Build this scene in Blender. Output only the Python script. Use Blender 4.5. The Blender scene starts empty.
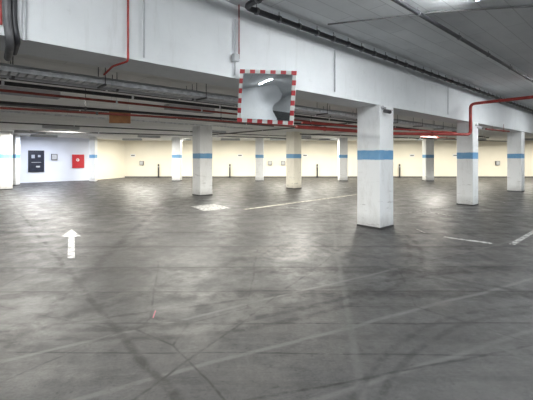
import bpy, bmesh, math, random
from mathutils import Vector, Matrix
random.seed(4)
F=355.0; HZ=157.0; H=1.6
U=Vector((0.743,0.669,0)).normalized(); V=Vector((-U.y,U.x,0))
ANG=math.atan2(U.y,U.x)
scene=bpy.context.scene
def bp(px,py,z):
    D=F*(z-H)/(HZ-py); return Vector(((px-266.5)/F*D,D,z))
def gp(px,py): return bp(px,py,0.0)
def up(s,p,z=0): return U*s+V*p+Vector((0,0,z))
def s_at(px,p):
    r=(px-266.5)/F
    return p*(U.y+U.x*r)/(U.x-U.y*r)

# ---------------------------------------------------------------- materials
def nm(name):
    m=bpy.data.materials.new(name); m.use_nodes=True
    nt=m.node_tree; b=nt.nodes['Principled BSDF']; return m,nt,b
def mat(name,col,rough=0.5,metal=0.0,var=0.12,scale=6.0,emis=None,es=0,bump=0.0,p0=0.3,p1=0.7,dark=None):
    m,nt,b=nm(name)
    tc=nt.nodes.new('ShaderNodeTexCoord'); n=nt.nodes.new('ShaderNodeTexNoise')
    n.inputs['Scale'].default_value=scale; n.inputs['Detail'].default_value=8; n.inputs['Roughness'].default_value=0.7 if dark else 0.5
    nt.links.new(tc.outputs['Object'],n.inputs['Vector'])
    r=nt.nodes.new('ShaderNodeValToRGB')
    r.color_ramp.elements[0].position=p0; r.color_ramp.elements[1].position=p1
    r.color_ramp.elements[0].color=(list(dark)+[1]) if dark else [c*(1-var) for c in col]+[1]
    r.color_ramp.elements[1].color=[min(1,c*(1+var*0.5)) for c in col]+[1]
    nt.links.new(n.outputs['Fac'],r.inputs['Fac']); nt.links.new(r.outputs['Color'],b.inputs['Base Color'])
    b.inputs['Roughness'].default_value=rough; b.inputs['Metallic'].default_value=metal
    if bump:
        bn=nt.nodes.new('ShaderNodeBump'); bn.inputs['Strength'].default_value=bump; bn.inputs['Distance'].default_value=0.01
        nt.links.new(n.outputs['Fac'],bn.inputs['Height']); nt.links.new(bn.outputs['Normal'],b.inputs['Normal'])
    if emis:
        b.inputs['Emission Color'].default_value=list(emis)+[1]; b.inputs['Emission Strength'].default_value=es
    return m
def N(nt,t,**k):
    n=nt.nodes.new(t)
    for a,v in k.items(): setattr(n,a,v)
    return n
def issock(v): return isinstance(v,bpy.types.NodeSocket)
def mixc(nt,fac,a,b,mode='MIX'):
    m=N(nt,'ShaderNodeMix',data_type='RGBA',blend_type=mode)
    for sock,val in ((m.inputs[0],fac),(m.inputs[6],a),(m.inputs[7],b)):
        if issock(val): nt.links.new(val,sock)
        else: sock.default_value=val if not isinstance(val,(tuple,list)) else list(val)+[1]*(4-len(val))
    return m.outputs[2]
def mth(nt,op,a,b=None):
    m=N(nt,'ShaderNodeMath',operation=op)
    for i,v in enumerate((a,b)):
        if v is None: continue
        if issock(v): nt.links.new(v,m.inputs[i])
        else: m.inputs[i].default_value=v
    return m.outputs[0]
def ramp(nt,src,p0,p1,c0=(0,0,0,1),c1=(1,1,1,1)):
    r=N(nt,'ShaderNodeValToRGB'); e=r.color_ramp.elements
    e[0].position=p0;e[1].position=p1;e[0].color=c0;e[1].color=c1
    nt.links.new(src,r.inputs['Fac']); return r.outputs['Color']
def mapping(nt,src,scale=(1,1,1),rot=(0,0,0),loc=(0,0,0)):
    m=N(nt,'ShaderNodeMapping'); m.inputs['Scale'].default_value=scale; m.inputs['Rotation'].default_value=rot; m.inputs['Location'].default_value=loc
    nt.links.new(src,m.inputs['Vector']); return m.outputs['Vector']
def noise(nt,vec,scale,detail=6,rough=0.6):
    n=N(nt,'ShaderNodeTexNoise'); n.inputs['Scale'].default_value=scale;n.inputs['Detail'].default_value=detail
    n.inputs['Roughness'].default_value=rough
    nt.links.new(vec,n.inputs['Vector']); return n.outputs['Fac']

def floor_mat():
    m,nt,b=nm('worn_asphalt_floor')
    tc=N(nt,'ShaderNodeTexCoord').outputs['Object']
    big=ramp(nt,noise(nt,mapping(nt,tc,(0.6,1,1)),0.45,5,0.6),0.34,0.66)
    col=mixc(nt,big,(0.026,0.027,0.030),(0.048,0.047,0.046))
    mid=ramp(nt,noise(nt,tc,6,12,0.85),0.40,0.60)
    col=mixc(nt,mid,mixc(nt,0.45,col,(0.008,0.008,0.009)),mixc(nt,0.15,col,(0.12,0.12,0.118)))
    fine=ramp(nt,noise(nt,tc,45,8,0.9),0.42,0.60)
    col=mixc(nt,mth(nt,'MULTIPLY',fine,0.38),col,(0.105,0.104,0.102))
    pit=ramp(nt,noise(nt,mapping(nt,tc,(1,1,1),(0,0,0),(9,4,0)),20,6,0.8),0.57,0.65)
    col=mixc(nt,mth(nt,'MULTIPLY',pit,0.75),col,(0.005,0.005,0.006))
    brk=ramp(nt,noise(nt,tc,2.2,9,0.8),0.36,0.54)
    streak=ramp(nt,noise(nt,mapping(nt,tc,(0.10,1.9,1)),1.3,9,0.75),0.52,0.57)
    col=mixc(nt,mth(nt,'MULTIPLY',streak,0.28),col,(0.010,0.010,0.011))
    sc=ramp(nt,noise(nt,mapping(nt,tc,(0.5,1,1),(0,0,0.12),(3,7,0)),1.3,12,0.85),0.57,0.61)
    col=mixc(nt,mth(nt,'MULTIPLY',sc,0.20),col,(0.115,0.115,0.113))
    warp=N(nt,'ShaderNodeTexNoise'); warp.inputs['Scale'].default_value=0.9; warp.inputs['Detail'].default_value=7
    nt.links.new(tc,warp.inputs['Vector'])
    wv=N(nt,'ShaderNodeVectorMath',operation='MULTIPLY_ADD'); nt.links.new(warp.outputs['Color'],wv.inputs[0]); wv.inputs[1].default_value=(0.10,0.10,0); nt.links.new(tc,wv.inputs[2])
    sp=N(nt,'ShaderNodeSeparateXYZ'); nt.links.new(wv.outputs[0],sp.inputs[0]); X,Y=sp.outputs[0],sp.outputs[1]
    def soft(d,w,e=0.35):
        r=N(nt,'ShaderNodeMapRange'); nt.links.new(d,r.inputs[0]); r.inputs[1].default_value=w; r.inputs[2].default_value=w*e
        r.inputs[3].default_value=0; r.inputs[4].default_value=1; return r.outputs[0]
    def lin(p,q,w,c,k,broken=True):
        nonlocal col
        (x0,y0),(x1,y1)=p,q; L=math.hypot(x1-x0,y1-y0); a=-(y1-y0)/L; bb=(x1-x0)/L; cc=-(a*(x0+.05)+bb*(y0+.05))
        d=mth(nt,'ABSOLUTE',mth(nt,'ADD',mth(nt,'ADD',mth(nt,'MULTIPLY',X,a),mth(nt,'MULTIPLY',Y,bb)),cc))
        f=mth(nt,'MULTIPLY',soft(d,w),k)
        if broken:f=mth(nt,'MULTIPLY',f,brk)
        col=mixc(nt,f,col,c)
    def circ(cx,cy,R,w,c,k):
        nonlocal col
        dx=mth(nt,'ADD',X,-cx-.05);dy=mth(nt,'ADD',Y,-cy-.05)
        d=mth(nt,'ABSOLUTE',mth(nt,'SUBTRACT',mth(nt,'SQRT',mth(nt,'ADD',mth(nt,'MULTIPLY',dx,dx),mth(nt,'MULTIPLY',dy,dy))),R))
        col=mixc(nt,mth(nt,'MULTIPLY',mth(nt,'MULTIPLY',soft(d,w),k),brk),col,c)
    g2=lambda x,y:(gp(x,y).x,gp(x,y).y)
    pale=(0.12,0.12,0.118); dark=(0.004,0.004,0.005)
    for y,w,k,br in ((247,.06,1,0),(268,.035,1,0),(271,.18,.65,1),(292,.028,1,0),(296,.16,.65,1),(323,.018,1,1),(352,.014,.9,1),(232,.07,1,0),(215,.12,.8,1),(196,.18,.8,1)):
        lin(g2(0,y),g2(533,y+random.uniform(-2,3)),w,dark,k,br)
    for p,q,w,c,k in (((80,398),(300,340),.035,pale,.65),((0,362),(170,322),.03,pale,.65),((330,395),(533,330),.035,pale,.5),((340,270),(362,400),.045,pale,.4),
                      ((10,330),(240,300),.035,dark,.85),((80,285),(130,345),.05,dark,.85),((60,300),(150,215),.10,dark,.7),((240,260),(420,200),.12,dark,.7),
                      ((250,400),(533,345),.018,dark,.85),((230,330),(340,250),.018,dark,.8)):
        lin(g2(*p),g2(*q),w,c,k)
    for R in (4.2,4.38): circ(-1.5,7.5,R,.055,dark,.65)
    circ(6,9,5.6,.07,dark,.65); circ(6,9,5.8,.06,dark,.5); circ(3.2,0.8,2.9,.04,dark,.6); circ(3.2,0.8,3.05,.04,dark,.5)
    vo=N(nt,'ShaderNodeTexVoronoi',feature='DISTANCE_TO_EDGE'); vo.inputs['Scale'].default_value=0.45; nt.links.new(wv.outputs[0],vo.inputs['Vector'])
    col=mixc(nt,mth(nt,'MULTIPLY',mth(nt,'MULTIPLY',soft(vo.outputs['Distance'],0.006),0.8),brk),col,dark)
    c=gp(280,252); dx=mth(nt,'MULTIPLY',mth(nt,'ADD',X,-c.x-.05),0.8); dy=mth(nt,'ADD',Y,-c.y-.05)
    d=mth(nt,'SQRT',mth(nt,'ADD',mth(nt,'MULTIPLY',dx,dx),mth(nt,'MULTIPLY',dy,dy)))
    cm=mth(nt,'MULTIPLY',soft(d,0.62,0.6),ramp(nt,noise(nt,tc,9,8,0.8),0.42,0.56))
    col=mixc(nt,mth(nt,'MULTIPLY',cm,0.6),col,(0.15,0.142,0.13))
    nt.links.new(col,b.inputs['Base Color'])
    rr=N(nt,'ShaderNodeMapRange'); nt.links.new(noise(nt,tc,2.2,10,0.75),rr.inputs[0])
    rr.inputs[1].default_value=0.38; rr.inputs[2].default_value=0.62; rr.inputs[3].default_value=0.34; rr.inputs[4].default_value=0.58
    nt.links.new(rr.outputs[0],b.inputs['Roughness'])
    b.inputs['Specular IOR Level'].default_value=0.36
    bn=N(nt,'ShaderNodeBump'); bn.inputs['Strength'].default_value=0.42; bn.inputs['Distance'].default_value=0.012
    nt.links.new(noise(nt,tc,14,10,0.85),bn.inputs['Height']); nt.links.new(bn.outputs['Normal'],b.inputs['Normal'])
    return m
def column_mat(name='white_painted_column_with_blue_band',c0=(0.88,0.895,0.90),c1=(0.64,0.64,0.62)):
    m,nt,b=nm(name)
    oi=N(nt,'ShaderNodeObjectInfo')
    tc0=N(nt,'ShaderNodeTexCoord').outputs['Object']
    of=N(nt,'ShaderNodeVectorMath',operation='MULTIPLY_ADD'); nt.links.new(oi.outputs['Location'],of.inputs[0]); of.inputs[1].default_value=(3.1,3.1,0); nt.links.new(tc0,of.inputs[2]); tc=of.outputs[0]
    sp=N(nt,'ShaderNodeSeparateXYZ'); nt.links.new(tc0,sp.inputs[0]); z=sp.outputs['Z']
    zj=mth(nt,'ADD',z,mth(nt,'MULTIPLY',mth(nt,'SUBTRACT',noise(nt,tc,5,3),0.5),0.03))
    def step(s,a,bb): return mth(nt,'MULTIPLY',mth(nt,'GREATER_THAN',s,a),mth(nt,'LESS_THAN',s,bb))
    dirt=ramp(nt,noise(nt,mapping(nt,tc,(1,1,0.4)),3.5,9,0.75),0.50,0.76)
    col=mixc(nt,mth(nt,'MULTIPLY',dirt,0.7),c0,c1)
    scr=ramp(nt,noise(nt,mapping(nt,tc,(0.6,0.6,4)),3.0,8,0.8),0.58,0.63)
    lowz=N(nt,'ShaderNodeMapRange'); nt.links.new(z,lowz.inputs[0]); lowz.inputs[1].default_value=0.1; lowz.inputs[2].default_value=1.3; lowz.inputs[3].default_value=0.8; lowz.inputs[4].default_value=0.05
    col=mixc(nt,mth(nt,'MULTIPLY',scr,lowz.outputs[0]),col,(0.22,0.21,0.20))
    base=N(nt,'ShaderNodeMapRange'); nt.links.new(z,base.inputs[0]); base.inputs[1].default_value=0.0; base.inputs[2].default_value=0.32; base.inputs[3].default_value=1.0; base.inputs[4].default_value=0.0
    col=mixc(nt,mth(nt,'MULTIPLY',base.outputs[0],noise(nt,tc,6,8,0.75)),col,(0.18,0.17,0.16))
    band=mixc(nt,ramp(nt,noise(nt,tc,5,8,0.7),0.4,0.75),(0.14,0.36,0.62),(0.24,0.43,0.62))
    col=mixc(nt,step(zj,1.54,1.75),col,band)
    col=mixc(nt,step(z,-0.1,0.04),col,(0.05,0.05,0.05))
    nt.links.new(col,b.inputs['Base Color']); b.inputs['Roughness'].default_value=0.55
    return m
def slab_mat(name,c0,c1,row=0.3,mort=0.68):
    m,nt,b=nm(name)
    tc=N(nt,'ShaderNodeTexCoord').outputs['Object']
    v=mapping(nt,tc,(1,1,1),(0,0,-ANG))
    br=N(nt,'ShaderNodeTexBrick'); br.inputs['Scale'].default_value=1.0
    br.inputs['Brick Width'].default_value=2.4; br.inputs['Row Height'].default_value=row
    br.inputs['Mortar Size'].default_value=0.010; br.inputs['Mortar Smooth'].default_value=0.8
    br.inputs['Color1'].default_value=(1,1,1,1); br.inputs['Color2'].default_value=(0.90,0.90,0.90,1)
    br.inputs['Mortar'].default_value=(mort,mort,mort,1)
    nt.links.new(v,br.inputs['Vector'])
    n=ramp(nt,noise(nt,tc,0.9,8,0.65),0.3,0.7)
    col=mixc(nt,n,c0,c1); col=mixc(nt,1.0,col,br.outputs['Color'],'MULTIPLY')
    st=ramp(nt,noise(nt,mapping(nt,v,(0.5,1.2,1)),1.1,8,0.75),0.54,0.68)
    col=mixc(nt,mth(nt,'MULTIPLY',st,0.2),col,(0.42,0.42,0.41))
    nt.links.new(col,b.inputs['Base Color']); b.inputs['Roughness'].default_value=0.8
    return m
def beam_mat():
    m,nt,b=nm('stained_white_painted_concrete')
    tc=N(nt,'ShaderNodeTexCoord').outputs['Object']
    v=mapping(nt,tc,(1,1,1),(0,0,-ANG))
    n=ramp(nt,noise(nt,v,0.8,8,0.65),0.35,0.7)
    col=mixc(nt,n,(0.83,0.85,0.865),(0.73,0.75,0.765))
    drip=ramp(nt,noise(nt,mapping(nt,v,(3,3,0.35)),1.6,8,0.75),0.56,0.72)
    col=mixc(nt,mth(nt,'MULTIPLY',drip,0.35),col,(0.52,0.52,0.50))
    pt=ramp(nt,noise(nt,v,3.5,9,0.8),0.60,0.64)
    col=mixc(nt,mth(nt,'MULTIPLY',pt,0.18),col,(0.48,0.48,0.46))
    nt.links.new(col,b.inputs['Base Color']); b.inputs['Roughness'].default_value=0.6
    return m
M={}
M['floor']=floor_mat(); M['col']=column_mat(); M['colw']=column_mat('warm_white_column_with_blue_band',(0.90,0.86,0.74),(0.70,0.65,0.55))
M['slab']=slab_mat('grey_board_marked_concrete_ceiling',(0.76,0.785,0.80),(0.88,0.90,0.91))
M['slab2']=slab_mat('pale_concrete_ceiling',(0.88,0.88,0.86),(0.94,0.94,0.92),0.5,0.8)
M['beam']=beam_mat()
M['wall']=mat('cream_painted_wall',(0.91,0.86,0.74),0.6,0,0.08,0.5)
M['wallw']=mat('white_painted_wall',(0.80,0.84,0.94),0.55,0,0.05,0.8)
M['black']=mat('black_pipe_paint',(0.035,0.035,0.04),0.45,0,0.3,10)
M['dgrey']=mat('dark_grey_pipe',(0.14,0.14,0.145),0.5,0.2,0.3,8)
M['red']=mat('red_pipe_paint',(0.45,0.05,0.04),0.45,0,0.3,8)
M['dred']=mat('dull_red_pipe_paint',(0.30,0.06,0.045),0.5,0,0.3,8)
M['galv']=mat('galvanised_steel',(0.74,0.75,0.77),0.5,0.0,0.3,12)
M['grey']=mat('grey_plastic',(0.52,0.53,0.55),0.5,0,0.1,8)
M['white']=mat('white_enamel',(0.85,0.85,0.85),0.4,0,0.05,6)
M['signred']=mat('reflective_red',(0.58,0.03,0.04),0.35,0,0.1,8)
M['signwhite']=mat('reflective_white',(0.88,0.88,0.86),0.35,0,0.06,8)
M['pale']=mat('pale_grey_display',(0.42,0.45,0.52),0.35,0,0.1,8)
M['mirror']=mat('mirror_glass',(0.93,0.96,1.0),0.02,1.0,0.03,2)
M['paint']=mat('worn_white_road_paint',(0.38,0.38,0.37),0.65,0,0.1,11,p0=0.45,p1=0.58,dark=(0.035,0.035,0.035))
M['painty']=mat('yellowed_road_paint',(0.46,0.44,0.37),0.65,0,0.1,9,p0=0.40,p1=0.54,dark=(0.06,0.06,0.055))
M['paintb']=mat('white_road_paint',(0.48,0.48,0.47),0.65,0,0.1,12,p0=0.42,p1=0.54,dark=(0.08,0.08,0.08))
M['painta']=mat('arrow_road_paint',(0.46,0.47,0.48),0.65,0,0.1,9,p0=0.42,p1=0.56,dark=(0.16,0.16,0.16))
M['pink']=mat('pink_chalk_mark',(0.50,0.15,0.20),0.7,0,0.2,20)
M['tube']=mat('lit_fluorescent_tube',(0.9,0.9,0.9),0.4,0,0.02,4,emis=(0.94,0.98,1.0),es=240)
M['brown']=mat('brown_fibreboard',(0.30,0.14,0.055),0.7,0,0.3,8)
M['navy']=mat('dark_blue_black_panel',(0.02,0.025,0.045),0.3,0,0.3,6)

# ---------------------------------------------------------------- helpers
def new(name,me,m=None,label=None,cat=None,kind=None,parent=None,group=None):
    o=bpy.data.objects.new(name,me); scene.collection.objects.link(o)
    if m is not None and me is not None and len(me.materials)==0:
        ms=m if isinstance(m,(list,tuple)) else [m]
        for x in ms: me.materials.append(M[x] if isinstance(x,str) else x)
    if label:o['label']=label
    if cat:o['category']=cat
    if kind:o['kind']=kind
    if group:o['group']=group
    if parent:o.parent=parent
    return o
def boxbm(bm,sz,c=(0,0,0),rot=None,mi=0,bev=0):
    r=bmesh.ops.create_cube(bm,size=1.0)
    mt=Matrix.Translation(Vector(c))@(rot if rot else Matrix())@Matrix.Diagonal((sz[0],sz[1],sz[2],1))
    bmesh.ops.transform(bm,matrix=mt,verts=r['verts'])
    fs=set(f for v in r['verts'] for f in v.link_faces)
    for f in fs:f.material_index=mi
    if bev:
        es=set(e for f in fs for e in f.edges)
        bmesh.ops.bevel(bm,geom=list(es),offset=bev,segments=2,affect='EDGES',profile=0.6)
def cylbm(bm,r,h,c=(0,0,0),rot=None,seg=16,r2=None,mi=0):
    q=bmesh.ops.create_cone(bm,cap_ends=True,segments=seg,radius1=r,radius2=r if r2 is None else r2,depth=h)
    bmesh.ops.transform(bm,matrix=Matrix.Translation(Vector(c))@(rot if rot else Matrix()),verts=q['verts'])
    for f in set(f for v in q['verts'] for f in v.link_faces): f.material_index=mi
def tomesh(bm,name):
    me=bpy.data.meshes.new(name); bm.to_mesh(me); bm.free(); return me
def box(name,sz,c=(0,0,0),rot=None,m='white',bev=0,**k):
    bm=bmesh.new(); boxbm(bm,sz,(0,0,0),None,0,bev); o=new(name,tomesh(bm,name),m,**k)
    o.location=c
    if rot is not None:o.rotation_euler=(0,0,rot)
    return o
def tubemesh(name,lists,r,res=5):
    cu=bpy.data.curves.new(name,'CURVE'); cu.dimensions='3D'; cu.bevel_depth=r; cu.bevel_resolution=res; cu.use_fill_caps=True
    for pts in lists:
        pts=[Vector(p) for p in pts]; out=[pts[0]]
        for i in range(1,len(pts)-1):
            a=(pts[i-1]-pts[i]); b=(pts[i+1]-pts[i]); k=min(r*3,a.length*0.4,b.length*0.4)
            A=pts[i]+a.normalized()*k; B=pts[i]+b.normalized()*k
            for t in (0,.25,.5,.75,1): out.append(A*(1-t)**2+pts[i]*2*t*(1-t)+B*t*t)
        out.append(pts[-1])
        s=cu.splines.new('POLY'); s.points.add(len(out)-1)
        for i,p in enumerate(out): s.points[i].co=(*p,1)
    o=bpy.data.objects.new('tmp',cu); scene.collection.objects.link(o)
    dg=bpy.context.evaluated_depsgraph_get(); me=bpy.data.meshes.new_from_object(o.evaluated_get(dg))
    bpy.data.objects.remove(o); me.name=name
    me.materials.clear()
    for p in me.polygons:p.use_smooth=True
    return me
def pipe(name,pts,r,m,label,cat='pipe',hang=None,ceil=None,step=2.5,group=None):
    o0=Vector(pts[0]); me=tubemesh(name,[[Vector(p)-o0 for p in pts]],r)
    o=new(name,me,m,label=label,cat=cat,group=group); o.location=o0
    if hang:
        for a,b in zip(pts[:-1],pts[1:]):
            a=Vector(a);b=Vector(b);d=b-a
            if abs(d.normalized().z)>0.5: continue
            n=min(60,int(d.length//step)); cm=None
            for i in range(n):
                q=a+d*((i+0.5)/n)-o0
                if cm is None:
                    bm=bmesh.new(); R=d.to_track_quat('Z','Y').to_matrix().to_4x4()
                    cylbm(bm,r*1.3,0.035,(0,0,0),R,12)
                    if ceil and ceil-(q.z+o0.z)>r:
                        hh=ceil-(q.z+o0.z)-0.003; cylbm(bm,0.006,hh,(0,0,hh/2),None,6)
                    cm=tomesh(bm,'clamp')
                c=new('pipe_clamp',cm,hang,parent=o); c.location=q
    return o

# ---------------------------------------------------------------- shell
ZN=3.85; ZB=2.88; BB=2.76; PF=4.2; BW=0.62
def poly_prism(name,pts,z0,z1,m,kind='structure'):
    bm=bmesh.new(); lo=[bm.verts.new((p[0],p[1],z0)) for p in pts]; hi=[bm.verts.new((p[0],p[1],z1)) for p in pts]
    n=len(pts); bm.faces.new(lo[::-1]); bm.faces.new(hi)
    for i in range(n): bm.faces.new((lo[i],lo[(i+1)%n],hi[(i+1)%n],hi[i]))
    bmesh.ops.recalc_face_normals(bm,faces=bm.faces)
    return new(name,tomesh(bm,name),m,kind=kind)
XL,XR,YN,YF=-22.0,42.0,-12.0,27.7
poly_prism('floor',[(XL-.3,YN-.3),(XR+.3,YN-.3),(XR+.3,YF+.3),(XL-.3,YF+.3)],-0.2,0,'floor')
def clip(poly,p,keep_greater):
    out=[]
    f=lambda q:(V.x*q[0]+V.y*q[1]-p)*(1 if keep_greater else -1)
    for i in range(len(poly)):
        a,b=poly[i],poly[(i+1)%len(poly)]
        if f(a)>=0: out.append(a)
        if (f(a)>=0)!=(f(b)>=0):
            t=f(a)/(f(a)-f(b)); out.append((a[0]+(b[0]-a[0])*t,a[1]+(b[1]-a[1])*t))
    return out
rect=[(XL,YN),(XR,YN),(XR,YF),(XL,YF)]
poly_prism('ceiling',clip(rect,PF+BW,False),ZN,ZN+0.2,'slab')
poly_prism('ceiling',clip(rect,PF+BW,True),ZB,ZB+0.2,'slab2')
poly_prism('trim_1',clip(clip(rect,PF,True),PF+BW,False),BB,ZN,'beam')
def wall(name,a,b,m,z1=4.05,t=0.3):
    a=Vector((a[0],a[1],0));b=Vector((b[0],b[1],0)); d=(b-a).normalized(); n=Vector((-d.y,d.x,0))
    if (Vector((3,8,0))-(a+b)/2).dot(n)>0:n=-n
    return poly_prism(name,[(v.x,v.y) for v in (a,b,b+n*t,a+n*t)],0,z1,m)
C0=(-11.1,27.7);C1=(-12.0,24.7);C2=(-15.4,21.6);C3=(XL,21.6)
wall('wall_back',C0,(XR,YF),'wall')
wall('wall_corner',C0,C1,'wall')
wall('wall_entrance',C1,C2,'wallw')
wall('wall_side',C2,C3,'wall')
wall('wall_left',C3,(XL,YN),'beam')
wall('wall_right',(XR,YN),(XR,YF),'wall')
wall('wall_near',(XL,YN),(XR,YN),'beam')
box('baseboard_back',(XR+11.0,0.02,0.09),((XR-11.1)/2,YF-0.011,0.046),m='dgrey',kind='structure')
RC=(-6.4,-4.8); RR=4.0
arc=[]
for i in range(61):
    a=math.radians(-70+i*4); arc.append((RC[0]+RR*math.cos(a),RC[1]+RR*math.sin(a)))
arc2=[(RC[0]+(x-RC[0])*0.93,RC[1]+(y-RC[1])*0.93) for x,y in arc][::-1]
poly_prism('wall_for_reflection',arc+arc2,0,ZN,'beam')  # made-up curved wall behind the camera, added to show in the mirror

# ---------------------------------------------------------------- columns
def colmesh(w,h,name='column'):
    bm=bmesh.new(); boxbm(bm,(w,w,h),(0,0,h/2))
    es=[e for e in bm.edges if abs((e.verts[0].co-e.verts[1].co).z)>h*0.5]
    bmesh.ops.bevel(bm,geom=es,offset=0.010,segments=1,affect='EDGES')
    boxbm(bm,(w+0.012,w+0.012,0.04),(0,0,0.02))
    return tomesh(bm,name)
cols={}
def column(key,px,py,h,w=0.56,rot=True,label='white painted concrete column with a blue band',m='col'):
    g=gp(px,py); o=new('concrete_column',colmesh(w,h),m,label=label,cat='column',group='concrete columns of the garage')
    if rot: c=g+U*w/2+V*w/2; o.rotation_euler=(0,0,ANG)
    else: c=g+Vector((0,w/2,0))
    o.location=(c.x,c.y,0); cols[key]=c; return o
column('A',380,229.5,BB,0.59,label='white square column with blue band and a small dark camera near its top')
column('B',200,196,ZB,0.6)
column('C',294,189,ZB,label='creamy square column with blue band',m='colw')  # the warm tint sits in this column's base colour
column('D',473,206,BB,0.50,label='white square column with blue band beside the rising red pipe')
column('E',521.5,192,BB)
for k,x in (('F',176),('G',259.5),('H',343.5),('I',430)): column(k,x,181,ZB,0.55,False,'white column with blue band standing near the cream wall')
column('J',0,190,ZB,0.5)
column('K',12.5,185.5,ZB,0.36,False,'slim white column with blue band by the entrance wall')
column('L',92,182,ZB,0.36,False,'slim column with blue band at the entrance wall corner')

# ---------------------------------------------------------------- lamps
bm=bmesh.new(); boxbm(bm,(1.25,0.09,0.05),(0,0,-0.028),bev=0.006)
boxbm(bm,(0.03,0.05,0.05),(0.6,0,-0.07)); boxbm(bm,(0.03,0.05,0.05),(-0.6,0,-0.07)); HOUS=tomesh(bm,'housing')
DR=0.0
bm=bmesh.new(); boxbm(bm,(1.3,0.24,0.02),(0,0,-DR-0.013))
for y in (-.12,.12): boxbm(bm,(1.3,0.012,0.12),(0,y,-DR-0.063))
for x in (-.65,.65): boxbm(bm,(0.012,0.24,0.12),(x,0,-DR-0.063))
for i in range(1,12): boxbm(bm,(0.008,0.23,0.04),(-.65+i*1.3/12,0,-DR-0.08))
LOUV=tomesh(bm,'louvred_housing')
bm=bmesh.new(); cylbm(bm,0.014,1.17,(0,0,-0.075),Matrix.Rotation(math.pi/2,4,'Y'),10); TUBE=tomesh(bm,'tube')
bm=bmesh.new(); cylbm(bm,0.014,1.17,(0,0,-DR-0.045),Matrix.Rotation(math.pi/2,4,'Y'),10); TUBE2=tomesh(bm,'tube2')
def fixture(loc,rot,power,col=(1,0.96,0.88),louv=False):
    e=new('fluorescent_lamp',None,label='white ceiling batten with a lit fluorescent tube',cat='lamp',group='fluorescent ceiling lamps')
    if louv: e['label']='grey louvred fluorescent lamp fixed to the low ceiling'
    e.location=loc; e.rotation_euler=(0,0,rot)
    new('lamp_housing',LOUV if louv else HOUS,'grey' if louv else 'white',parent=e)
    new('lamp_tube',TUBE2 if louv else TUBE,'tube' if not louv else 'signwhite',parent=e)
    l=bpy.data.lights.new('lamp_light','AREA'); l.shape='RECTANGLE'; l.size=1.2; l.size_y=0.12; l.energy=power; l.color=col
    lo=bpy.data.objects.new('lamp_light',l); scene.collection.objects.link(lo); lo.parent=e; lo.location=(0,0,-0.128 if louv else -0.10)
def inside(p):
    return XL+1<p.x<XR-1 and YN+1<p.y<YF-1
W1=(0.94,0.98,1.0)
for s,pq in ((-7,1.5),(-0.8,1.5),(4.85,1.68),(13.2,1.5),(19,1.5)):
    p=up(s,pq,ZN)
    if inside(p): fixture(p,ANG,100,W1)
for s in (0,6,12):
    p=up(s,-1.6,ZN)
    if inside(p): fixture(p,ANG,90,W1)
for s in (-2.5,3.5,9.5):
    p=up(s,-6.5,ZN)
    if inside(p) and (p-Vector((RC[0],RC[1],ZN))).length>RR+0.8: fixture(p,ANG,160,W1)
for pp,ss in ((8.0,(1.0,4.6,8.4,13,19,25)),(14.5,(-3,9.6,16,22)),(16.5,(3.5,)),(20.5,(3,9,15))):
    for s in ss:
        p=up(s,pp,ZB)
        if inside(p) and not (p.x<-12 and p.y>20.5) and p.y<22: fixture(p,ANG,240,(1,0.965,0.88),True)
for i in range(13):
    x=-9.3+i*3.4; fixture(Vector((x,24.6,ZB)),0,175,(1,0.955,0.83),True)
fixture(Vector((-12.9,20.6,ZB)),math.radians(42),170,(0.80,0.86,1),True)
fixture(Vector((-19.5,17.0,ZB)),0,130,(0.92,0.94,1),True)

# ---------------------------------------------------------------- pipes on the near ceiling / beam
pz=3.73; pp=3.95
s0=s_at(250,pp)
pipe('drain_pipe',[up(s0-0.12,pp-1.2,pz+0.02),up(s0-0.1,pp,pz),up(24,pp,pz)],0.042,'black','black plastic pipe clamped high along the beam',hang='dgrey',ceil=ZN,step=0.45)
pipe('ceiling_pipe',[up(s_at(380,2.44)-3,2.44,3.76),up(24,2.44,3.76)],0.032,'black','dark pipe running under the concrete ceiling',hang='dgrey',ceil=ZN,step=1.6)
q0=s_at(335,3.6)
pipe('ceiling_conduit',[up(q0,3.75,ZN-0.02),up(q0+0.9,2.2,ZN-0.02),up(q0+2.4,0.4,ZN-0.02)],0.012,'dgrey','thin dark conduit on the ceiling')
pf=PF-0.03
def vcond(px,m,r,z0,z1,label,extra=None):
    s=s_at(px,pf); pts=[up(s,pf,z1),up(s,pf,z0)]
    if extra: pts+=extra(s)
    return pipe('wall_conduit',pts,r,m,label,cat='conduit')
vcond(128,'red',0.012,2.72,ZN,'thin red pipe running down the white beam',lambda s:[up(s-0.08,PF+0.25,2.70),up(s-0.10,PF+.5,2.64)])
vcond(144,'grey',0.011,2.80,ZN,'thin grey conduit on the white beam')
vcond(235,'grey',0.012,2.80,3.62,'grey conduit on the beam beside the mirror')
vcond(239,'dred',0.009,3.05,ZN,'thin dull red conduit on the beam')
vcond(335,'grey',0.012,2.85,3.65,'grey conduit down the white beam')
vcond(448,'grey',0.012,2.85,3.65,'grey conduit down the white beam')
vcond(1,'red',0.010,2.85,ZN,'thin red pipe beside the dark drain pipes')
for px,z in ((235,3.05),):
    c=up(s_at(px,pf),pf-0.02,z); o=box('junction_box',(0.09,0.06,0.11),c,ANG,'grey',0.008,label='small grey electrical junction box on the beam',cat='junction box')
sA=s_at(6,pf)
pipe('drain_pipe',[up(sA,pf-0.03,ZN),up(sA,pf-0.03,2.95),up(sA+0.03,pf-0.03,2.68),up(sA+0.05,PF+.30,2.62)],0.036,'dgrey','dark grey drain pipe bending under the beam')
sB=s_at(14,pf)
pipe('drain_pipe',[up(sB,pf-0.0,ZN),up(sB,pf-0.0,2.9),up(sB+.03,pf-0.0,2.72),up(sB+0.05,pf+.4,2.70)],0.026,'black','black plastic pipe bending below the beam')
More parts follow.
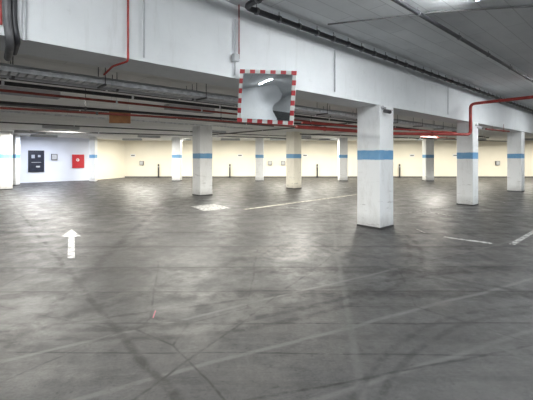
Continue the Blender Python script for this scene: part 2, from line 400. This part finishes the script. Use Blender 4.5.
pipe('drain_pipe',[up(s_at(24,pf),pf-0.0,ZN),up(s_at(24,pf),pf-0.0,2.74)],0.02,'grey','slim grey pipe down the beam')

# cable tray behind the beam
tp=5.2; tz=2.60; s1,s2=-2.6,15.0; L=s2-s1
tray=new('cable_tray',None,label='slim galvanised cable tray carrying grey cables under the ceiling',cat='cable tray')
tray.location=up((s1+s2)/2,tp,tz); tray.rotation_euler=(0,0,ANG)
TW=0.26
bm=bmesh.new(); boxbm(bm,(L,0.010,0.05),(0,-TW/2,0.025)); boxbm(bm,(L,0.010,0.05),(0,TW/2,0.025))
for i in range(int(L/0.09)): boxbm(bm,(0.062,TW,0.010),(-L/2+0.045+i*0.09,0,0.002))
for i in range(int(L/0.09)): boxbm(bm,(0.014,0.006,0.058),(-L/2+0.045+i*0.09,-TW/2-.006,0.024))
new('tray_body',tomesh(bm,'tray'),'galv',parent=tray)
bm=bmesh.new(); boxbm(bm,(0.025,TW+.06,0.025),(0,0,-0.018))
hh=ZB-tz+0.013
for yy in (-TW/2-.02,TW/2+.02): cylbm(bm,0.006,hh,(0,yy,hh/2-.016),None,6)
HG=tomesh(bm,'hang')
for i in range(int(L/1.6)):
    c=new('tray_hanger',HG,'dgrey',parent=tray); c.location=(-L/2+1+i*1.6,0,0)
for y,a,cm in ((-.085,0,'grey'),(-.04,0.01,'dgrey'),(.0,0,'grey'),(.045,0.012,'black'),(.085,0,'grey'),(-.06,0.045,'grey'),(.02,0.045,'grey')):
    pts=[Vector((-L/2+j*L/24,y+random.uniform(-.008,.008),0.034+a+random.uniform(0,.010))) for j in range(25)]
    me=tubemesh('cable',[pts],0.016,3)
    new('tray_cable',me,cm,parent=tray)
pipe('service_pipe',[up(-2.6,5.50,2.62),up(9,5.50,2.62)],0.024,'grey','slim grey conduit under the ceiling',hang='dgrey',ceil=ZB,step=1.2)
pipe('service_pipe',[up(-2.6,5.70,2.66),up(9,5.70,2.66)],0.032,'galv','pale galvanised conduit under the ceiling',hang='dgrey',ceil=ZB,step=1.2)
pipe('service_pipe',[up(-2.6,5.98,2.68),up(9,5.98,2.68)],0.020,'dgrey','slim dark grey pipe under the ceiling',hang='galv',ceil=ZB,step=1.2)
pipe('service_pipe',[up(-2.2,6.3,2.66),up(22,6.3,2.66)],0.030,'black','black service pipe hung below the ceiling',hang='galv',ceil=ZB,step=1.8)
pipe('service_pipe',[up(-2.2,6.75,2.62),up(10.5,6.75,2.62)],0.022,'dred','slim dull red pipe hung below the ceiling',hang='galv',ceil=ZB,step=1.8)
pipe('service_pipe',[up(-1.5,9.6,2.74),up(9,9.6,2.74)],0.022,'dgrey','grey service pipe hung below the ceiling',hang='galv',ceil=ZB,step=2.5)
pipe('service_pipe',[up(-1.5,10.8,2.72),up(9,10.8,2.72)],0.022,'galv','pale conduit hung below the ceiling',hang='galv',ceil=ZB,step=2.5)
pipe('service_pipe',[bp(-12,101.5,2.50),bp(270,122.0,2.50),bp(456,132.5,2.50)],0.026,'black','long black service pipe hung below the ceiling',hang='dgrey',ceil=ZB,step=2)
P1=bp(470.5,134.5,2.30); ztop=H+(HZ-104)/F*P1.y
P2=Vector((P1.x,P1.y,ztop)); P3=bp(533,97,ztop); P4=P3+(P3-P2)*0.4
pipe('sprinkler_pipe',[bp(296,126.8,2.30),bp(392,133.5,2.30),P1,P2,P3,P4],0.045,'red','thick red sprinkler pipe rising and turning under the ceiling',hang='dred',step=1.5)
pipe('sprinkler_pipe',[bp(-8,107.5,2.30),bp(180,117.8,2.30),bp(294,126.4,2.30)],0.018,'dred','thin dull red pipe leading up to the sprinkler pipe',hang='dgrey',step=1.5)
pipe('sprinkler_pipe',[bp(302,122.5,2.42),bp(392,128.8,2.42),bp(457,132.8,2.42)],0.026,'red','slimmer red sprinkler pipe beside the thick one',hang='dred',step=1.5)
pipe('sprinkler_pipe',[bp(486,129,2.62),bp(509,131.5,2.62)],0.03,'dred','dull red pipe running between two columns',hang='dred',ceil=ZB,step=1.0)
pipe('sprinkler_pipe',[bp(420,136.5,2.66),bp(455,138.4,2.66)],0.028,'dred','dull red branch pipe beyond the columns',hang='dred',ceil=ZB,step=1.5)
for i,(x0,y0,x1,y1,z,r,m,lb) in enumerate((
    (-5,122,300,137,2.70,0.022,'dgrey','grey pipe running under the low ceiling'),
    (30,131,330,139.5,2.66,0.028,'dgrey','grey pipe running under the low ceiling'),
    (300,134,525,142,2.70,0.026,'black','black pipe running under the low ceiling'),)):
    pipe('service_pipe',[bp(x0,y0,z),bp(x1,y1,z)],r,m,lb,hang='galv',ceil=ZB,step=4)
for s,p0,p1,z,m in ((0.0,6.8,16,2.82,'dgrey'),(10.8,7,17.5,2.82,'dgrey'),(14.5,7,14.8,2.82,'grey')):
    pipe('branch_pipe',[up(s,p0,z),up(s,p1,z)],0.025,m,'slim branch pipe crossing under the ceiling',hang='galv',ceil=ZB,step=3)

# ---------------------------------------------------------------- traffic mirror
mir=new('traffic_mirror',None,label='square convex mirror with red and white chequered frame on the beam',cat='mirror')
Dm=5.15; mir.location=(0.0,Dm,H+(HZ-97)/F*Dm)
Wm,Hm=0.83,0.765; bw=0.06
bm=bmesh.new(); boxbm(bm,(Wm,0.03,Hm),(0,0.02,0),bev=0.008)
new('mirror_backing',tomesh(bm,'back'),'white',parent=mir)
bm=bmesh.new()
def seg(n,length): return [(-length/2+length*i/n,length/n) for i in range(n)]
nx,nz=11,9
for i,(x,w) in enumerate(seg(nx,Wm)):
    for zz in (-1,1): boxbm(bm,(w,0.022,bw),(x+w/2,-0.006,zz*(Hm/2-bw/2)),mi=i%2)
for i,(z,w) in enumerate(seg(nz,Hm-2*bw)):
    for xx in (-1,1): boxbm(bm,(bw,0.022,w),(xx*(Wm/2-bw/2),-0.006,z+w/2),mi=(i+1)%2)
new('mirror_frame',tomesh(bm,'frame'),['signred','signwhite'],parent=mir)
bm=bmesh.new(); g=28; iw,ih=Wm-2*bw+0.01,Hm-2*bw+0.01; vs=[]
for j in range(g+1):
    for i in range(g+1):
        a=(i/g-.5);c=(j/g-.5)
        wob=0.0035*math.sin(7*a+3*c)+0.003*math.sin(9*c-4*a+1)
        vs.append(bm.verts.new((a*iw,-0.020-0.035*(1-2*(a*a+c*c))+wob*(1-4*a*a)*(1-4*c*c),c*ih)))
for j in range(g):
    for i in range(g):
        f=bm.faces.new((vs[j*(g+1)+i],vs[j*(g+1)+i+1],vs[(j+1)*(g+1)+i+1],vs[(j+1)*(g+1)+i])); f.smooth=True
new('mirror_glass',tomesh(bm,'glass'),'mirror',parent=mir)
me=tubemesh('brk',[[(0,0.03,0.1),(0,0.22,0.18),(-0.05,0.42,0.42)],[(0,0.03,-0.1),(0,0.22,0.18)]],0.02)
new('mirror_bracket',me,'galv',parent=mir)
mir.rotation_euler=(math.radians(3),math.radians(4.2),math.radians(-10))

# ---------------------------------------------------------------- security cameras
def cctv(c,h,face,shift=0.0,m='white',off=0.295):
    e=new('security_camera',None,label=('small white' if m=='white' else 'small dark')+' bullet security camera fixed near the column top',cat='camera')
    q=Vector((c.x,c.y,h))+face*off+Vector((-face.y,face.x,0))*shift
    e.location=q; e.rotation_euler=(0,0,math.atan2(face.y,face.x))
    bm=bmesh.new(); cylbm(bm,0.045,0.02,(0.01,0,0),Matrix.Rotation(math.pi/2,4,'Y'),16); cylbm(bm,0.014,0.08,(0.05,0,-0.01),Matrix.Rotation(math.pi/2,4,'Y'),10); cylbm(bm,0.012,0.07,(0.085,0,-0.04),None,10)
    new('camera_bracket',tomesh(bm,'b'),'grey',parent=e)
    bm=bmesh.new(); R=Matrix.Rotation(math.radians(105),4,'Y'); cylbm(bm,0.038,0.16,(0.12,0,-0.10),R,20); boxbm(bm,(0.20,0.09,0.008),(0.13,0,-0.055),Matrix.Rotation(math.radians(15),4,'Y'))
    new('camera_body',tomesh(bm,'b'),m,parent=e)
    bm=bmesh.new(); cylbm(bm,0.03,0.01,(0.202,0,-0.122),R,20)
    new('camera_lens',tomesh(bm,'l'),'black',parent=e)
cctv(cols['A'],2.70,-V,-0.20,'dgrey')
cctv(cols['D'],2.66,-V,0.0,off=0.255)

# ---------------------------------------------------------------- hanging board
hb=new('hanging_board',None,label='brown board hanging from the ceiling on two rods',cat='board')
q=bp(120,117,2.42); hb.location=q; hb.rotation_euler=(0,0,math.radians(15)); k=q.y/F
bm=bmesh.new(); boxbm(bm,(20*k,0.03,12.5*k),(0,0,0),bev=0.004); new('board_panel',tomesh(bm,'p'),'brown',parent=hb)
rl=ZB-q.z-5*k
for x in (-8*k,8*k):
    bm=bmesh.new(); cylbm(bm,0.005,rl,(0,0,0),None,8)
    r_=new('hanger_rod',tomesh(bm,'r'),'galv',parent=hb); r_.location=(x,0.0,5*k+rl/2)

# ---------------------------------------------------------------- things on the walls
def onseg(px,a,b):
    r=(px-266.5)/F; ax,ay=a;bx,by=b
    t=(r*ay-ax)/((bx-ax)-r*(by-ay)); return Vector((ax+t*(bx-ax),ay+t*(by-ay),0))
def wallthing(x0,x1,y0,y1,a,b,build,name,label,cat,floorit=False):
    pa=onseg(x0,a,b); pb=onseg(x1,a,b); c=(pa+pb)/2; D=c.y
    zt=H+(HZ-y0)/F*D; zb=0.0 if floorit else H+(HZ-y1)/F*D; w=(pb-pa).length; h=zt-zb
    e=new(name,None,label=label,cat=cat); e.location=(c.x,c.y,(zt+zb)/2)
    d=(Vector((b[0],b[1],0))-Vector((a[0],a[1],0))).normalized()
    if d.x<0:d=-d
    e.rotation_euler=(0,0,math.atan2(d.y,d.x)); build(e,w,h); return e
def part(e,name,it,m):
    bm=bmesh.new(); boxbm(bm,it[0],it[1],bev=it[2] if len(it)>2 else 0)
    return new(name,tomesh(bm,name),m,parent=e)
def b_machine(e,w,h):
    part(e,'panel_frame',((w,0.08,h),(0,-0.041,0),0.015),'navy')
    part(e,'panel_screen',((w*.20,0.01,h*.16),(-w*.2,-0.085,h*.22)),'pale')
    part(e,'panel_screen',((w*.16,0.01,h*.10),(w*.18,-0.085,h*.24)),'pale')
    part(e,'panel_slot',((w*.6,0.01,0.03),(0,-0.085,-h*.05)),'grey')
    part(e,'panel_slot',((w*.25,0.01,h*.07),(w*.1,-0.085,-h*.25)),'grey')
def b_hose(e,w,h):
    part(e,'cabinet_body',((w,0.06,h),(0,-0.031,0),0.008),'signred')
    part(e,'cabinet_door',((w*.9,0.015,h*.9),(0,-0.068,0),0.005),'signred')
    bm=bmesh.new(); n=28; rings=[]
    for ra in (0.06,0.13):
        rings.append([bm.verts.new((math.cos(i/n*2*math.pi)*w*ra-w*.05,-0.078,math.sin(i/n*2*math.pi)*w*ra+h*.10)) for i in range(n)])
    for i in range(n): bm.faces.new((rings[0][i],rings[0][(i+1)%n],rings[1][(i+1)%n],rings[1][i]))
    new('cabinet_emblem',tomesh(bm,'em'),'signwhite',parent=e)
def b_box(e,w,h):
    part(e,'box_body',((w,0.12,h),(0,-0.061,0),0.01),'dgrey'); part(e,'box_cover',((w*.8,0.01,h*.8),(0,-0.126,0),0.003),'grey')
wallthing(28,44,150.5,172,C2,C1,b_machine,'payment_machine','dark wall panel with pale displays, like a ticket machine','ticket machine')
wallthing(51,57,154,160,C2,C1,b_box,'control_box','small grey control box on the white wall','box')
wallthing(72,84,154.5,168,C2,C1,b_hose,'hose_cabinet','red fire hose cabinet with white emblem','fire cabinet')
B0=C0;B1=(XR,YF)
for i,px in enumerate((142,270,283,386,497)):
    wallthing(px-2.0,px+2.0,161,165,B0,B1,b_box,'socket_box','small grey box fixed to the cream wall','box')
def b_sign(e,w,h):
    part(e,'sign_plate',((w,0.02,h),(0,-0.011,0),0.004),'signwhite'); part(e,'sign_bar',((w*.7,0.005,h*.35),(0,-0.024,0)),'dgrey')
for px in (133,240,305,366,412,455): wallthing(px-2.5,px+2.5,154,157,B0,B1,b_sign,'wall_notice','small pale notice plate on the cream wall','sign')
def b_post(e,w,h):
    bm=bmesh.new(); cylbm(bm,w/2,h-.02,(0,-w-.03,-.01),None,14); cylbm(bm,w/2,0.02,(0,-w-.03,h/2-.01),None,14,w/4); boxbm(bm,(w*2,w*1.6,0.02),(0,-w-.03,-h/2+.01)); new('post_body',tomesh(bm,'p'),'black',parent=e)
    bm=bmesh.new(); cylbm(bm,w/2+.003,0.06,(0,-w-.03,h*.3),None,14); new('post_band',tomesh(bm,'p'),'grey',parent=e)
for px in (159,230,317,399): wallthing(px-0.7,px+0.7,164,177.4,B0,B1,b_post,'bollard','slim dark bollard standing against the cream wall','bollard',True)

# ---------------------------------------------------------------- floor marks
def slabmesh(pts,name):
    bm=bmesh.new(); lo=[bm.verts.new(p) for p in pts]; hi=[bm.verts.new(p+Vector((0,0,0.004))) for p in pts]
    bm.faces.new(lo); bm.faces.new(hi)
    for i in range(len(pts)): bm.faces.new((lo[i],lo[(i+1)%len(pts)],hi[(i+1)%len(pts)],hi[i]))
    bmesh.ops.recalc_face_normals(bm,faces=bm.faces); return tomesh(bm,name)
def mark(name,pix,m,label,cat='floor marking',group=None):
    pts=[gp(*q) for q in pix]; c=sum(pts,Vector())/len(pts)
    o=new(name,slabmesh([p-c for p in pts],name),m,label=label,cat=cat,group=group); o.location=(c.x,c.y,0.0005); return o
def line(x0,y0,x1,y1,w=0.11,m='paint',label='worn white parking bay line'):
    a=gp(x0,y0);b=gp(x1,y1);d=(b-a).normalized();n=Vector((-d.y,d.x,0))*w/2
    c=(a+b)/2; 
    o=new('parking_line',slabmesh([p-c for p in (a+n,b+n,b-n,a-n)],'line'),m,label=label,cat='floor marking',group='parking bay lines'); o.location=(c.x,c.y,0.0005)
mark('direction_arrow',[(67.5,258.5),(68.5,237),(61.5,236.5),(71.5,229.5),(81,236.5),(74.5,237),(74.8,258.5)],'painta','worn white painted arrow on the dark floor')
mark('painted_patch',[(191,206.5),(214,204),(231,208),(204,211)],'paintb','worn white hatched patch on the floor')
line(244,209.5,357,194.5,0.11,'painty','worn yellowish white parking bay line'); line(283,206.5,318,211,0.05)
line(425,211.5,461,218,0.09); line(444,237,492,243.5,0.10,'paintb'); line(512,244.5,545,225,0.09,'paintb')
line(330,186.5,352,187.5,0.25); line(486,199,507,203,0.1)
line(480,192,503,196,0.1); line(130,186,165,184,0.1); line(416,229,424,233,0.07)
line(398,214,455,206,0.07); line(225,191,250,190,.1)
mark('chalk_mark',[(152.5,318),(155,311),(156,311),(153.5,318)],'pink','short pink chalk mark on the floor')

# ---------------------------------------------------------------- camera / world
cam=bpy.data.cameras.new('Camera'); cam.sensor_width=36; cam.lens=F/533*36; cam.shift_y=-(200-HZ)/533
co=bpy.data.objects.new('Camera',cam); scene.collection.objects.link(co); co.location=(0,0,H); co.rotation_euler=(math.pi/2,0,0)
scene.camera=co
w=bpy.data.worlds.new('World'); scene.world=w; w.use_nodes=True
w.node_tree.nodes['Background'].inputs[0].default_value=(0.5,0.55,0.6,1); w.node_tree.nodes['Background'].inputs[1].default_value=0.1
scene.view_settings.view_transform='Standard'
scene.view_settings.exposure=0.0
